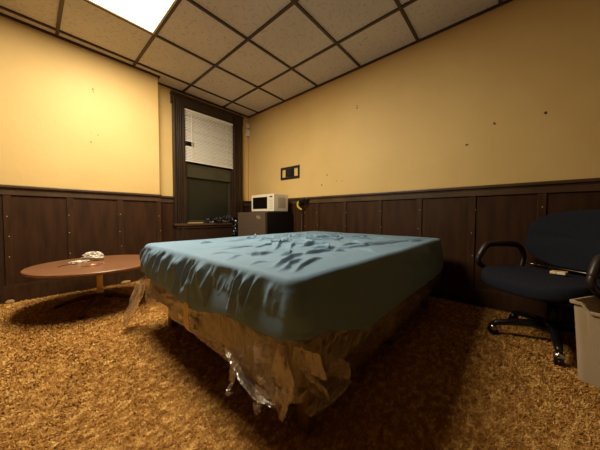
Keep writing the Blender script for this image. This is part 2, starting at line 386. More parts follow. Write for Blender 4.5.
# crumpled black bag on the stool
def crumple_blob(name, cx, cy, cz, rx, ry, rz, mat, parent=None, n=40, amp=.35, seed=0, floor_z=None):
    V = []; F = []
    for i in range(n+1):
        th = PI*i/n
        for j in range(n):
            ph = 2*PI*j/n
            d = 1+amp*(ridge(np.array(th*2.2+seed), np.array(abs(ph-PI)*1.4+seed*2.1), 4)-.55)*2
            x, y, z = rx*math.sin(th)*math.cos(ph)*d, ry*math.sin(th)*math.sin(ph)*d, rz*math.cos(th)*d
            if floor_z is not None: z = max(z, floor_z-cz)
            V.append((x+cx, y+cy, z+cz))
    for i in range(n):
        for j in range(n): F.append((i*n+j, (i+1)*n+j, (i+1)*n+(j+1)%n, i*n+(j+1)%n))
    return raw(name, V, F, mat, parent, smooth=False)
bag = empty('plastic_bag', (1.96, 3.38, .664), label='crumpled shiny black plastic bag lying along the windowsill and hanging over its end', cat='bag')
def ribbon_sheet(name, path, widths, mat, parent, seed=0, nu=30, nv=10, amp=.012, zmin=None):
    P = catmull(path, 10); n = len(P); V = []; F = []
    for i, p in enumerate(P):
        t = (P[min(i+1, n-1)]-P[max(i-1, 0)]).normalized(); s = t.cross(Vector((0,0,1)))
        if s.length < .2: s = Vector((1,0,0)).cross(t)
        s.normalize(); u = s.cross(t).normalized(); f = i/(n-1)*(len(widths)-1); k = min(int(f), len(widths)-2); w = widths[k]+(widths[k+1]-widths[k])*(f-k)
        for j in range(nv+1):
            q = (j/nv-.5)*w
            a = (float(ridge(np.array(i*(.07 if amp < .02 else .22)+seed), np.array(j*.55+seed*3), 2))-.5)*2*amp
            c = p+s*q+u*a
            if zmin is not None: c.z = max(c.z, zmin)
            V.append(c)
    for i in range(n-1):
        for j in range(nv): a = i*(nv+1)+j; F.append((a, a+1, a+nv+2, a+nv+1))
    o = raw(name, V, F, mat, parent, smooth=False)
    md = o.modifiers.new('t', 'SOLIDIFY'); md.thickness = .0012; md.offset = 1
    return o
blob = crumple_blob('lying_bag', -.02, 0, .022, .22, .045, .05, M['black_glints'], bag, amp=.5, seed=3, floor_z=0)
crumple_blob('gathered_end', .15, -.01, .055, .12, .045, .055, M['black_glints'], bag, amp=.5, seed=9, floor_z=0)
ribbon_sheet('hanging_end', [(.17,-.03,.05), (.20,-.07,.02), (.205,-.085,-.05), (.20,-.08,-.14), (.19,-.085,-.2)], [.08,.11,.10,.07], M['black_glints'], bag, seed=5, amp=.03)
bm = B(); lathe(bm, [(.012,0),(.014,.004),(.014,.058),(.008,.068),(.008,.080)], 12, (1.965, 3.418, .664)); o = obj('vial', bm, M['debris']); tag(o, 'tiny pale bottle standing on the windowsill against the dark glass', 'bottle')

# ------------------------------------------------------------------ carpet pile
def pile():
    N = 480000
    # density falls with distance from the viewpoint area
    x = rng.uniform(-.9, XR-.02, N*2); y = rng.uniform(-1.3, YL-.03, N*2)
    d = np.hypot(x, y); keep = (rng.random(N*2) < np.clip(1.5/d, .25, 1)**1.3) & (d > .35)
    ang = np.degrees(np.arctan2(x, y)); keep &= (ang > -22) & (ang < 122)
    x = x[keep][:N]; y = y[keep][:N]; n = len(x); d = np.hypot(x, y)
    k = np.clip(d/1.2, .8, 1.6)
    L = rng.uniform(.008, .015, n)*np.clip(k, .9, 1.4); W = rng.uniform(.0024, .0042, n)*k
    flow = fbm(x*5, y*5, 3)*2*PI*2
    az = flow+rng.normal(0, 1.9, n); lean = rng.uniform(.75, 1.4, n)
    dx = np.cos(az)*np.sin(lean); dy = np.sin(az)*np.sin(lean); dz = np.cos(lean)
    px = -np.sin(az); py = np.cos(az); z0 = .0
    clump = .8+.4*fbm(x*45, y*45, 2)
    L = L*clump
    V = np.empty((n, 4, 3), np.float32)
    for i, (s, t, w) in enumerate(((-1, 0, .5), (1, 0, .5), (1, 1, .32), (-1, 1, .32))):
        V[:, i, 0] = x+px*W*w*s+dx*L*t; V[:, i, 1] = y+py*W*w*s+dy*L*t; V[:, i, 2] = z0+dz*L*t
    V[:, :, 0] = np.minimum(V[:, :, 0], XR-.03); V[:, :, 1] = np.minimum(V[:, :, 1], YL-.03)
    me = bpy.data.meshes.new('carpet_pile'); me.vertices.add(n*4); me.vertices.foreach_set('co', V.ravel())
    me.loops.add(n*4); me.loops.foreach_set('vertex_index', np.arange(n*4, dtype=np.int32))
    me.polygons.add(n); me.polygons.foreach_set('loop_start', np.arange(0, n*4, 4, dtype=np.int32)); me.polygons.foreach_set('loop_total', np.full(n, 4, np.int32))
    me.update(); at = me.attributes.new('tone', 'FLOAT', 'FACE'); at.data.foreach_set('value', rng.random(n).astype(np.float32))
    o = link('carpet_pile', me, M['pile'])
    tag(o, 'mottled gold and brown shag carpet covering the floor', 'carpet', kind='stuff')
pile()

# ------------------------------------------------------------------ bed
BX0, BX1, BY0, BY1 = .503, 2.340, .452, 1.835
ZT = CAMZ-.18; ZM = CAMZ-.365; ZB = CAMZ-.533       # mattress top, mattress bottom, spring bottom
bf = empty('bed_frame', ((BX0+BX1)/2, (BY0+BY1)/2, 0), label='low dark bed frame on short square brown legs under the box spring', cat='bed frame')
cx, cy = (BX0+BX1)/2, (BY0+BY1)/2
bm = B()
for y in (BY0+.06, BY1-.06): box(bm, BX0+.05-cx, BX1-.03-cx, y-.015-cy, y+.015-cy, ZB-.045, ZB-.003, .002)
for x in (BX0+.12, (BX0+BX1)/2, BX1-.1): box(bm, x-.015-cx, x+.015-cx, BY0+.0765-cy, BY1-.0765-cy, ZB-.04, ZB-.006, .002)
obj('rails', bm, M['blackmetal'], bf)
for x in (BX0+.145, cx, BX1-.15):
    for y in (BY0+.085, BY1-.085):
        bm = B(); box(bm, x-.026-cx, x+.026-cx, y-.026-cy, y+.026-cy, .001, ZB-.046, .003)
        obj('leg', bm, M['leg_wood'], bf)

def perim(n, x0, x1, y0, y1, r):
    """points and outward normals round a rounded rectangle, s from 0..1"""
    w, h = x1-x0-2*r, y1-y0-2*r; tot = 2*w+2*h+2*PI*r; P = []; 
    for i in range(n):
        s = tot*i/n
        segs = [(w, 'b'), (PI*r/2, 'br'), (h, 'r'), (PI*r/2, 'tr'), (w, 't'), (PI*r/2, 'tl'), (h, 'l'), (PI*r/2, 'bl')]
        for L, k in segs:
            if s <= L+1e-9: break
            s -= L
        a = s/r
        if k == 'b': p = (x0+r+s, y0, 0, -1)
        elif k == 'br': p = (x1-r+r*math.sin(a), y0+r-r*math.cos(a), math.sin(a), -math.cos(a))
        elif k == 'r': p = (x1, y0+r+s, 1, 0)
        elif k == 'tr': p = (x1-r+r*math.cos(a), y1-r+r*math.sin(a), math.cos(a), math.sin(a))
        elif k == 't': p = (x1-r-s, y1, 0, 1)
        elif k == 'tl': p = (x0+r-r*math.sin(a), y1-r+r*math.cos(a), -math.sin(a), math.cos(a))
        elif k == 'l': p = (x0, y1-r-s, -1, 0)
        else: p = (x0+r-r*math.cos(a), y0+r-r*math.sin(a), -math.cos(a), -math.sin(a))
        P.append(p)
    return np.array(P), tot
def soft_block(x0, x1, y0, y1, z0, z1, r, e, bulge=0, n=160, m=14):
    P, tot = perim(n, x0, x1, y0, y1, r); V = []; F = []
    rings = []
    for k in range(7): a = k/6*PI/2; rings.append((-e+e*math.sin(a), z1-e+e*math.cos(a)))
    H = z1-z0-2*e
    for k in range(1, m): t = k/m; rings.append((bulge*math.sin(PI*t), z1-e-H*t))
    for k in range(7): a = k/6*PI/2; rings.append((-e+e*math.cos(a), z0+e-e*math.sin(a)))
    for off, z in rings:
        for q in P: V.append((q[0]+q[2]*off, q[1]+q[3]*off, z))
    for i in range(len(rings)-1):
        for j in range(n): F.append((i*n+j, i*n+(j+1)%n, (i+1)*n+(j+1)%n, (i+1)*n+j))
    F.append(tuple(range(n-1, -1, -1))); F.append(tuple((len(rings)-1)*n+j for j in range(n)))
    return V, F
V, F = soft_block(BX0+.012, BX1-.012, BY0+.012, BY1-.012, ZB, ZM-.003, .05, .015)
bsp = raw('box_spring', V, F, M['boxspring'])
tag(bsp, 'tan box spring wrapped in torn clear plastic, carrying the mattress', 'box spring')
V, F = soft_block(BX0+.012, BX1-.012, BY0+.012, BY1-.012, ZM, ZT-.01, .07, .035)
mt = raw('mattress', V, F, M['mattress']); tag(mt, 'full size mattress wrapped in the blue grey fitted sheet', 'mattress')

# fitted sheet
STROKES = [  # polylines on the bed top (world x, y), height, width : the crumples seen in the sheet
]
def px2top(x, y, z=-.165):
    f = 239.68; yaw, p, r = .845590, -.035901, .003295
    cyw, syw, cp, sp = math.cos(yaw), math.sin(yaw), math.cos(p), math.sin(p)
    F_ = Vector((cp*syw, cp*cyw, sp)); R_ = Vector((cyw, -syw, 0)); U_ = R_.cross(F_)
    R2 = R_*math.cos(r)+U_*math.sin(r); U2 = -R_*math.sin(r)+U_*math.cos(r)
    d = F_*f+R2*(x-300)+U2*(225-y); t = z/d.z
    return (d.x*t, d.y*t)
_raw = [
 ([(246,251.5),(254,253.2),(262,253.0),(271,250.5)], .022, .020),
 ([(276,247.5),(280,242.5),(290,240)], .026, .022),
 ([(280,252.5),(289,252),(292,249)], .022, .018),
 ([(290,247),(294,242.5)], .022, .02),
 ([(272,264),(284,258.5),(294,254.5),(303,252)], .022, .020),
 ([(304,252.6),(316,251),(332,248.4)], .022, .016),
 ([(276,269),(290,261.5),(302,256.5)], .018, .016),
 ([(293,268),(308,260),(322,255.5)], .018, .016),
 ([(332,247.5),(347,246.8),(365,244.2),(400,240),(432,236)], .016, .03),
 ([(334,249.8),(347,249.2)], .016, .018),
 ([(345,244),(370,242),(400,238.5)], .014, .03),
 ([(208,252),(224,250.6),(242,251.5)], .012, .02),
 ([(216,258.5),(228,256),(243,252.5)], .012, .018),
 ([(243,263),(255,260),(268,258)], .010, .014),
 ([(200,246),(225,245),(250,242.5)], .008, .03),
 ([(262,240),(280,236.5),(300,234)], .012, .03),
 ([(255,246),(268,243)], .014, .02),
 ([(300,240),(320,237.5),(345,236)], .010, .03),
 ([(298,246),(312,243),(330,241)], .014, .022),
 ([(230,238),(250,236.5)], .008, .03),
]
STR = []
for P, h, w in _raw: STR.append(([px2top(*p) for p in P], h, w))
_r = random.Random(21)
for _ in range(75):
    a = min(_r.gauss(1.45, .28), 2.05); b = min(_r.gauss(1.15, .25), 1.5); t = _r.choice((-.78, -.78, -.3, .2, .9))+_r.gauss(0, .3); l = _r.uniform(.04, .13)
    STR.append(([(a-l*math.cos(t), b-l*math.sin(t)), (a+.01, b+.01), (a+l*math.cos(t+.3), b+l*math.sin(t+.3))], _r.uniform(.010, .022), _r.uniform(.009, .017)))
def fold_height(X, Y):
    X, Y = X+.030*(fbm(X*14, Y*14, 2)-.5), Y+.030*(fbm(X*14+9, Y*14+5, 2)-.5)
    H = np.zeros_like(X)
    for P, h, w in STR:
        best = np.full(X.shape, 9.); sd = np.zeros_like(X); tt = np.zeros_like(X); n = len(P)-1
        for i in range(n):
            a = np.array(P[i]); b = np.array(P[i+1]); d = b-a; L2 = d@d
            t = np.clip(((X-a[0])*d[0]+(Y-a[1])*d[1])/L2, 0, 1)
            qx, qy = X-a[0]-t*d[0], Y-a[1]-t*d[1]; D = np.hypot(qx, qy)
            # positive side = away from the lens (towards +x+y)
            side = np.sign(qx*-d[1]+qy*d[0]); side = side*np.sign((-d[1]+d[0]) if (-d[1]+d[0]) != 0 else 1)
            m = D < best; best = np.where(m, D, best); sd = np.where(m, side, sd); tt = np.where(m, (i+t)/n, tt)
        taper = np.sin(np.clip(tt, 0.02, .98)*PI)**.5
        wf = np.where(sd > 0, w*.8, w*.35)
        H += h*taper*np.exp(-(best/wf)**2)
    return H
def build_sheet():
    N = 1300; P, tot = perim(N, BX0, BX1, BY0, BY1, .05); s = np.arange(N)/N*tot
    e = .024; NT = 150; NS = 52
    rows = []
    cxx, cyy = (BX0+BX1)/2, (BY0+BY1)/2
    # spine line so that rings do not collapse to one point
    spx = np.clip(P[:,0], BX0+.66, BX1-.66); spy = np.full(N, cyy)
    ix, iy = P[:,0]-P[:,2]*e, P[:,1]-P[:,3]*e
    V = []
    for k in range(NT):
        t = k/(NT-1); t = 1-(1-t)**1.15
        X = spx+(ix-spx)*t; Y = spy+(iy-spy)*t
        dedge = np.minimum(np.minimum(X-BX0, BX1-X), np.minimum(Y-BY0, BY1-Y))
        m = ss(.03, .13, dedge)
        u = X*.8+Y*.3
        h = .9*fold_height(X, Y)*ss(.0, .08, dedge)
        g = np.exp(-(((X-1.45)/.55)**2+((Y-1.15)/.42)**2))
        h += m*(.014*(ridge((X+Y)*2.2+.3*fbm(X*3, Y*3), (X-Y)*4.5, 3)-.5)*(.35+g) + .012*g*(ridge(X*9+2*fbm(X*4,Y*4), Y*9, 3)-.5) + .004*(fbm(X*9, Y*9)-.5))
        h += .010*(fbm(X*2.2, Y*2.2, 2)-.5)
        rows.append(np.c_[X, Y, ZT+h])
    # gather functions along the sides
    left = np.clip(-P[:,2], 0, 1); near = np.clip(-P[:,3], 0, 1)
    pos_y = P[:,1]; pos_x = P[:,0]
    amt = .15+.85*left*ss(.50, .74, pos_y)          # gathers on the foot side fade near the front corner
    amt = np.maximum(amt, .18)*(1-.55*ss(1.55, 1.8, pos_y))
    for k in range(1, NS+1):
        t = k/NS
        # rounded shoulder then vertical drop
        Lp = e*PI/2; hem = ZM-.004+.022*(fbm(s*2.1, s*0+5, 3)-.5)*2
        hem = hem-.038*left*ss(.75, 1.1, pos_y)*(1-ss(1.45, 1.75, pos_y)) - near*.090*ss(.56, .95, pos_x)*(1-ss(2.2,2.42,pos_x)) + near*.012*(1-ss(.5,.75,pos_x))
        total = Lp+(ZT-e-hem); q = t*total
        off = np.where(q < Lp, -e+e*np.sin(np.minimum(q, Lp)/e), 0.); z = np.where(q < Lp, ZT-e+e*np.cos(np.minimum(q, Lp)/e), ZT-e-(q-Lp))
        dn = np.clip((ZT-z)/(ZT-hem), 0, 1)
        slant = s+.07*dn*left
        f1 = ridge(slant*17+.8*fbm(s*3, dn*1.5), dn*.6+s*.2, 1); f2 = ridge(slant*31+.5*fbm(s*9, dn*2), dn*1.2, 2)
        body = ss(.04, .25, dn)*(1-.45*ss(.85, 1, dn))
        fold = (.040*(f1**3-.2)+.018*(f2**3-.25))*body*amt+.022*left*ss(0, .8, dn)*ss(.9, 1.6, pos_y)+.006*left*dn
        soft = near*(.060*(fbm(s*3.0-.9*dn, dn*1.2+3, 2)-.5)+.016*(fbm(s*6-1.2*dn,dn*2,2)-.5))*body
        # mattress sags inwards above the hem, elastic pulls the hem under at the near-left corner
        tuck = -.004*ss(.90, 1, dn)
        fine = .003*(fbm(s*30, dn*8, 3)-.5)*body
        o = off+.006+fold+soft+tuck+fine+.008*np.sin(PI*dn)
        o = np.maximum(o, off+.004+.022*ss(.1, .95, dn))
        X = P[:,0]+P[:,2]*o; Y = P[:,1]+P[:,3]*o
        bump = .010*(fbm(P[:,0]*2.2, P[:,1]*2.2, 2)-.5)*(1-ss(0, .4, dn))
        X = np.minimum(X, XR-.04)
        rows.append(np.c_[X, Y, z+bump])
    # blend first side rows so that the shoulder meets the top
    A = np.concatenate(rows); R = len(rows); F = []
    j = np.arange(N); jn = (j+1) % N
    F = np.concatenate([np.c_[i*N+j, i*N+jn, (i+1)*N+jn, (i+1)*N+j] for i in range(R-1)])
    o = raw('fitted_sheet', A, F, M['sheet'])
    md = o.modifiers.new('t', 'SOLIDIFY'); md.thickness = .0015; md.offset = 1
    tag(o, 'wrinkled blue grey fitted sheet gathered over the mattress', 'bed sheet')
build_sheet()

# plastic wrap round the box spring
def build_film():
    N = 560; P, tot = perim(N, BX0-.002, BX1+.01, BY0-.002, BY1+.002, .05); s = np.arange(N)/N*tot; R = 26; rows = []
    left = np.clip(-P[:,2], 0, 1); near = np.clip(-P[:,3], 0, 1)
    for k in range(R):
        t = k/(R-1)
        bot = ZB-.012-.03*fbm(s*3, s*0+2, 3)-.035*near*ss(.5,.8,P[:,0])*(1-ss(1.2,2.0,P[:,0]))
        z = ZM+.004+(bot-ZM-.004)*t
        a = .024*(ridge(s*5+t*1.4, t*2.2+s*.5, 3)-.45)+.008*(ridge(s*17, t*6, 2)-.5)
        o = .008+np.maximum(a*.6*ss(0, .2, t), -.006)-.010*ss(.75, 1, t)*fbm(s*5, s*0+9, 2)
        X = P[:,0]+P[:,2]*o; X = np.minimum(X, XR-.035)
        rows.append(np.c_[X, P[:,1]+P[:,3]*o, z])
    # top lip creeping under the mattress edge
    A = np.concatenate(rows); j = np.arange(N); jn = (j+1) % N
    F = np.concatenate([np.c_[i*N+j, i*N+jn, (i+1)*N+jn, (i+1)*N+j] for i in range(R-1)])
    o = raw('plastic_wrap', A, F, M['film'], bsp)
    o['label'] = 'torn clear plastic wrap around the box spring'
build_film()
def flap(path, widths, seed, amp=.012):
    o = ribbon_sheet('plastic_shred', path, widths, M['film'], bsp, seed=seed, amp=amp); o['label'] = 'hanging shred of clear plastic'
# shreds at the near corner
flap([(.486,.80,.262),(.484,.74,.235),(.482,.68,.205),(.480,.60,.185),(.479,.53,.185)], [.02,.05,.05,.05,.02], 2, .006)
flap([(.482,.745,.245),(.478,.745,.20),(.474,.75,.155),(.472,.765,.118),(.470,.755,.112)], [.055,.040,.026,.030,.022], 1, .006)
flap([(.484,.60,.21),(.479,.60,.17),(.477,.605,.14),(.478,.60,.125)], [.05,.045,.04,.02], 4, .006)
flap([(.487,.50,.385),(.480,.490,.30),(.476,.487,.25),(.474,.487,.205),(.472,.487,.172)], [.03,.09,.07,.04,.012], 3, .010)
flap([(.487,.56,.375),(.481,.545,.30),(.478,.53,.24),(.476,.52,.19)], [.10,.10,.07,.02], 13, .009)
flap([(.52,.436,.38),(.53,.430,.30),(.56,.428,.23),(.60,.432,.19)], [.09,.14,.13,.05], 5, .007)
flap([(.66,.438,.30),(.66,.432,.23),(.60,.430,.19),(.53,.436,.18)], [.14,.12,.06,.03], 6, .007)
flap([(.486,1.80,.36),(.462,1.85,.24),(.43,1.88,.12),(.40,1.90,.03)], [.05,.12,.14,.10], 7)
flap([(.50,1.852,.33),(.46,1.88,.2),(.42,1.93,.08)], [.06,.10,.08], 8)
bm = B(); V = []
tp = [(.476,1.118,.372),(.474,1.118,.335),(.473,1.113,.29),(.474,1.108,.25),(.482,1.10,.235)]
vs = [[bm.verts.new((p[0]-.006, p[1]-.024, p[2])), bm.verts.new((p[0]-.006, p[1]+.024, p[2]))] for p in tp]
for i in range(len(vs)-1): bm.faces.new((vs[i][0], vs[i][1], vs[i+1][1], vs[i+1][0]))
o = obj('tape_strip', bm, M['tape'], bsp); o.modifiers.new('t', 'SOLIDIFY').thickness = .001; o['label'] = 'strip of yellowish tape'

# ------------------------------------------------------------------ round table
TX, TY, TR, TZ = .385, 2.625, .440, CAMZ-.40
tb = empty('round_table', (TX, TY, 0), label='low round brown table on a brass column beside the dark panelling', cat='table')
bm = B(); lathe(bm, [(TR-.02, TZ-.026), (TR-.006, TZ-.020), (TR, TZ-.010), (TR-.001, TZ-.004), (TR-.006, TZ)], 96); o = obj('tabletop', bm, M['table'], tb)
bm = B(); lathe(bm, [(.026, .105), (.026, .12), (.021, .135), (.021, TZ-.045), (.04, TZ-.026)], 24); obj('column', bm, M['brass'], tb, True)
bm = B(); lathe(bm, [(.035, .06), (.042, .07), (.042, .098), (.034, .104)], 24); obj('hub', bm, M['table_edge'], tb, True)
for k in range(4):
    a = PI/4+k*PI/2+.25; bm = B()
    tube(bm, [(math.cos(a)*r, math.sin(a)*r, z) for r, z in ((.03,.085),(.12,.075),(.22,.05),(.29,.022),(.31,.014))], [.02,.018,.016,.014,.012], 10)
    obj('foot', bm, M['table_edge'], tb, True)
# things on the table
def px_on(x, y, h):
    q = px2top(x, y, h-CAMZ); return q
fx, fy = px_on(93, 260.5, TZ)
o = crumple_blob('foil_wrapper', 0, 0, .028, .07, .04, .042, M['foil'], amp=.55, seed=2, floor_z=0); o.location = (fx, fy, TZ+.001); o.rotation_euler = (0, 0, -.5)
tag(o, 'crumpled silvery wrapper heap on the round brown table', 'wrapper')
fx2, fy2 = px_on(78, 262.8, TZ)
o = crumple_blob('foil_strip', 0, 0, .007, .06, .016, .010, M['foil'], amp=.5, seed=6, floor_z=0); o.location = (fx2, fy2, TZ+.001); o.rotation_euler = (0, 0, .15)
tag(o, 'flattened narrow strip of pale wrapper left of the silvery heap', 'wrapper')
bm = B(); Q = [px_on(*p, TZ) for p in ((58,267.5),(63,266),(70,264.8),(77,264.3))]
tube(bm, catmull([(a, b, TZ+.003) for a, b in Q], 6), .0028, 8); o = obj('cord', bm, M['cord'], None, True); tag(o, 'thin dark red cord lying on the table beside the wrappers', 'cord')
c1 = px_on(93, 265.3, TZ); bm = B(); pts = [(c1[0]+.062*math.cos(a)*(1+.12*math.sin(2*a)), c1[1]+.034*math.sin(a), TZ+.005+.003*math.sin(3*a)) for a in np.linspace(0, 2*PI*.94, 40)]
tube(bm, pts, .0042, 8); o = obj('bracelet', bm, plain('copper_ring', rgb(196,140,104), .3, .6), None, True); tag(o, 'thin coppery loop lying on the table in front of the silvery heap', 'loop')
# scrap at the wall base, and an added pale bit for the lit carpet edge
for i, (x, y, r, lab) in enumerate(((.70,3.235,.018,'pale bit standing in for the lit carpet edge at the panelling between table and bed'),(-.13,3.235,.010,'small pale scrap on the carpet at the left end of the panelling'))):
    o = crumple_blob('scrap_and_lit_edge', 0, 0, .012, r*2.2, r*.7, .014, M['debris'], amp=.5, seed=11+i, floor_z=0); o.location = (x, y, .008); tag(o, lab, 'scrap')

# ------------------------------------------------------------------ fridge and microwave
FX0, FY0, FY1, FZ = 1.985, 2.352, 2.955, CAMZ+.056
fr = empty('mini_fridge', (FX0+.25, (FY0+FY1)/2, 0), label='low dark refrigerator with a brown grey door carrying the microwave', cat='refrigerator')
ox, oy = FX0+.25, (FY0+FY1)/2
bm = B(); box(bm, FX0+.048-ox, 2.50-ox, FY0-oy, FY1-oy, .02, FZ, .006); obj('cabinet', bm, M['fridgeside'], fr)
bm = B(); box(bm, FX0-ox, FX0+.042-ox, FY0-oy, FY1-oy, .05, FZ-.004, .008); dr = obj('door', bm, M['fridge'], fr)
cu = bpy.data.curves.new('brand_text', 'FONT'); cu.body = 'TCL'; cu.size = .05; cu.extrude = .0006; cu.align_x = 'CENTER'
tmp = bpy.data.objects.new('tmp', cu); C.objects.link(tmp); bpy.context.view_layer.update(); me = bpy.data.meshes.new_from_object(tmp.evaluated_get(bpy.context.evaluated_depsgraph_get())); bpy.data.objects.remove(tmp); me.materials.clear(); lg = link('brand_lettering', me, M['white_metal'], dr)
lg.rotation_euler = (PI/2, 0, -PI/2); lg.location = (FX0-.001-ox, FY0+.135-oy, FZ-.085)
for x in (FX0+.05, 2.42):
    for y in (FY0+.02, FY1-.05): bm = B(); box(bm, x-ox, x+.04-ox, y-oy, y+.03-oy, .0, .02); obj('foot', bm, M['black'], fr)
MX0, MY0, MY1, MZ0, MZ1 = 2.145, 2.362, 2.845, FZ+.012, CAMZ+.300
mw = empty('microwave_oven', (MX0+.17, (MY0+MY1)/2, FZ), label='small white microwave oven with a dark door window on the fridge', cat='microwave')
ox, oy, oz = MX0+.17, (MY0+MY1)/2, FZ
bm = B(); box(bm, MX0+.02-ox, 2.41-ox, MY0-oy, MY1-oy, MZ0-oz, MZ1-oz, .006); body = obj('body', bm, M['white'], mw)
bm = B(); box(bm, MX0+.07-ox, 2.36-ox, MY0-.003-oy, MY0+.001-oy, MZ0+.05-oz, MZ1-.04-oz, .002)
for k in range(6): box(bm, MX0+.11-ox, 2.34-ox, MY0-.0045-oy, MY0-.002-oy, MZ0+.07-oz+k*.018, MZ0+.074-oz+k*.018)
obj('side_vent', bm, M['mwgrey'], mw)
bm = B(); box(bm, MX0-ox, MX0+.021-ox, MY0+.115-oy, MY1-oy, MZ0-oz, MZ1-oz, .005); d = obj('door', bm, M['white'], mw)
bm = B(); box(bm, MX0-.002-ox, MX0+.001-ox, MY0+.135-oy, MY1-.035-oy, MZ0+.035-oz, MZ1-.035-oz, .001); obj('window', bm, M['mwglass'], d)
bm = B(); box(bm, MX0-ox, MX0+.021-ox, MY0-oy, MY0+.113-oy, MZ0-oz, MZ1-oz, .005); p = obj('control_panel', bm, M['white'], mw)
bm = B(); box(bm, MX0-.002-ox, MX0+.001-ox, MY0+.03-oy, MY0+.085-oy, MZ1-.045-oz, MZ1-.028-oz); obj('display', bm, M['black'], p)
bm = B()
for i in range(3):
    for j in range(5): box(bm, MX0-.0015-ox, MX0+.001-ox, MY0+.028-oy+i*.021, MY0+.042-oy+i*.021, MZ0+.03-oz+j*.027, MZ0+.046-oz+j*.027)
obj('keypad', bm, M['button'], p)
for x in (MX0+.05, 2.38):
    for y in (MY0+.04, MY1-.04): bm = B(); lathe(bm, [(.012, 0), (.012, .012)], 10, (x-ox, y-oy, 0)); obj('foot', bm, M['black'], mw)

# hooked pole against the wall
hp = empty('hooked_pole', (2.49, 2.185, 0), label='thin pole with a black and yellow looped grip leaning at the wall behind the bed', cat='pole')
bm = B(); tube(bm, [(0,0,.0),(.02,0,.86)], .009, 8); obj('shaft', bm, M['batten'], hp, True)
bm = B(); tube(bm, catmull([(.018,-.0,.86),(.008,-.045,.915),(-.002,-.10,.985),(-.006,-.085,1.0),(-.008,-.02,.985),(-.010,.03,.965)], 6), [.010]*10+[.017]*21, 8); obj('grip', bm, M['black'], hp, True)
bm = B(); tube(bm, catmull([(-.010,.035,.972),(-.014,.052,.945),(-.014,.050,.905),(-.004,.025,.875),(.012,.0,.855)], 6), .014, 8); obj('yellow_strip', bm, M['yellow'], hp, True)

# TV mount plate on the wall
PY0, PY1, PZ0, PZ1 = 2.262, 2.64, CAMZ+.545, CAMZ+.725
tv = empty('wall_bracket', (XR, (PY0+PY1)/2, (PZ0+PZ1)/2), label='black slotted mounting plate screwed to the yellow wall', cat='bracket')
hw, hh = (PY1-PY0)/2, (PZ1-PZ0)/2
bm = B()
def pb(a, b, c, d, t=.008): box(bm, -.003-t, -.0005, a, b, c, d, .001)
pb(-hw, hw, hh-.032, hh); pb(-hw, hw, -hh, -hh+.032)
pb(-hw, -hw+.03, -hh+.032, hh-.032); pb(hw-.03, hw, -hh+.032, hh-.032)
pb(-.085, .085, -hh+.032, hh-.032)
pb(-.05, .05, -.04, .04, .02)
obj('plate', bm, M['black'], tv)
for y in (-.06, -.02, .02, .06):
    for z in (-.055, .06): bm = B(); nail(bm, (-.014, y, z), 'y', .006); obj('bolt', bm, M['chrome'], tv)

# ------------------------------------------------------------------ office chair
CX, CY_, CR = 2.08, -.195, math.radians(51)
ch = empty('office_chair', (CX, CY_, 0), CR, label='dark navy office chair with loop arms beside the beige bin', cat='chair')
def cushion(w, d, th, n=56, m=12, ex=3.2, edge=.5):
    """rounded slab in xy, thickness along z, centred"""
    V = []; F = []
    prof = []
    for k in range(m+1):
        a = -PI/2+PI*k/m; prof.append((math.copysign(abs(math.cos(a))**.75, 1), math.sin(a)))
    rad = []
    for ring, (c, sgn) in enumerate(prof):
        pass
    rings = [(r, -1) for r in (.02,.3,.6,.8)] + [(1-edge*th/d*0.9*(1-c), sgn) for c, sgn in prof] + [(r, 1) for r in (.8,.6,.3,.02)]
    for r, zz in rings:
        for j in range(n):
            a = 2*PI*j/n; ca, sa = math.cos(a), math.sin(a)
            q = (abs(ca)**ex+abs(sa)**ex)**(-1/ex)
            V.append([w/2*q*ca*r, d/2*q*sa*r, th/2*zz])
    R = len(rings)
    for i in range(R-1):
        for j in range(n): F.append((i*n+j, i*n+(j+1)%n, (i+1)*n+(j+1)%n, (i+1)*n+j))
    F.append(tuple(range(n-1,-1,-1))); F.append(tuple((R-1)*n+j for j in range(n)))
    return V, F
SZ = .415; OX = .035
V, F = cushion(.56, .50, .072)
for v in V:
    x, y, z = v
    dome = .012*(1-(x/.27)**2)*(1-(y/.25)**2) if z > 0 else 0
    wf = -.030*max(0, (y-.10)/.15)**2; side = .012*(x/.27)**2
    v[0] = x*(1-.05*max(0,-y/.25)); v[1] = y+.03; v[2] = SZ-.045+z+dome+wf+side
raw('seat', V, F, M['fabric'], ch).location.x = OX
bm = B(); box(bm, -.2, .2, -.16, .2, SZ-.105, SZ-.085, .01); box(bm, -.09, .09, -.12, .1, SZ-.15, SZ-.105, .012); obj('seat_pan', bm, M['black'], ch)
V, F = cushion(.57, .44, .075, ex=2.7)
for v in V:
    x, y, z = v                                   # x across, y up, z front
    t = (y+.22)/.44
    nar = 1-.20*(1-t)**2
    lum = .012*math.exp(-((t-.34)/.12)**2)-.010*math.exp(-((t-.52)/.05)**2) if z > 0 else 0
    wrap = .06*(x/.265)**2
    up = SZ+.015+t*.385; back = -.235-.10*t
    v[0] = x*nar; v[1] = back+z+lum+wrap; v[2] = up
raw('backrest', V, F, M['fabric'], ch).location.x = OX
bm = B(); tube(bm, catmull([(0,-.08,SZ-.12),(0,-.24,SZ-.11),(0,-.33,SZ-.04),(0,-.36,SZ+.12)], 6), .02, 8); obj('back_bracket', bm, M['black'], ch, True)
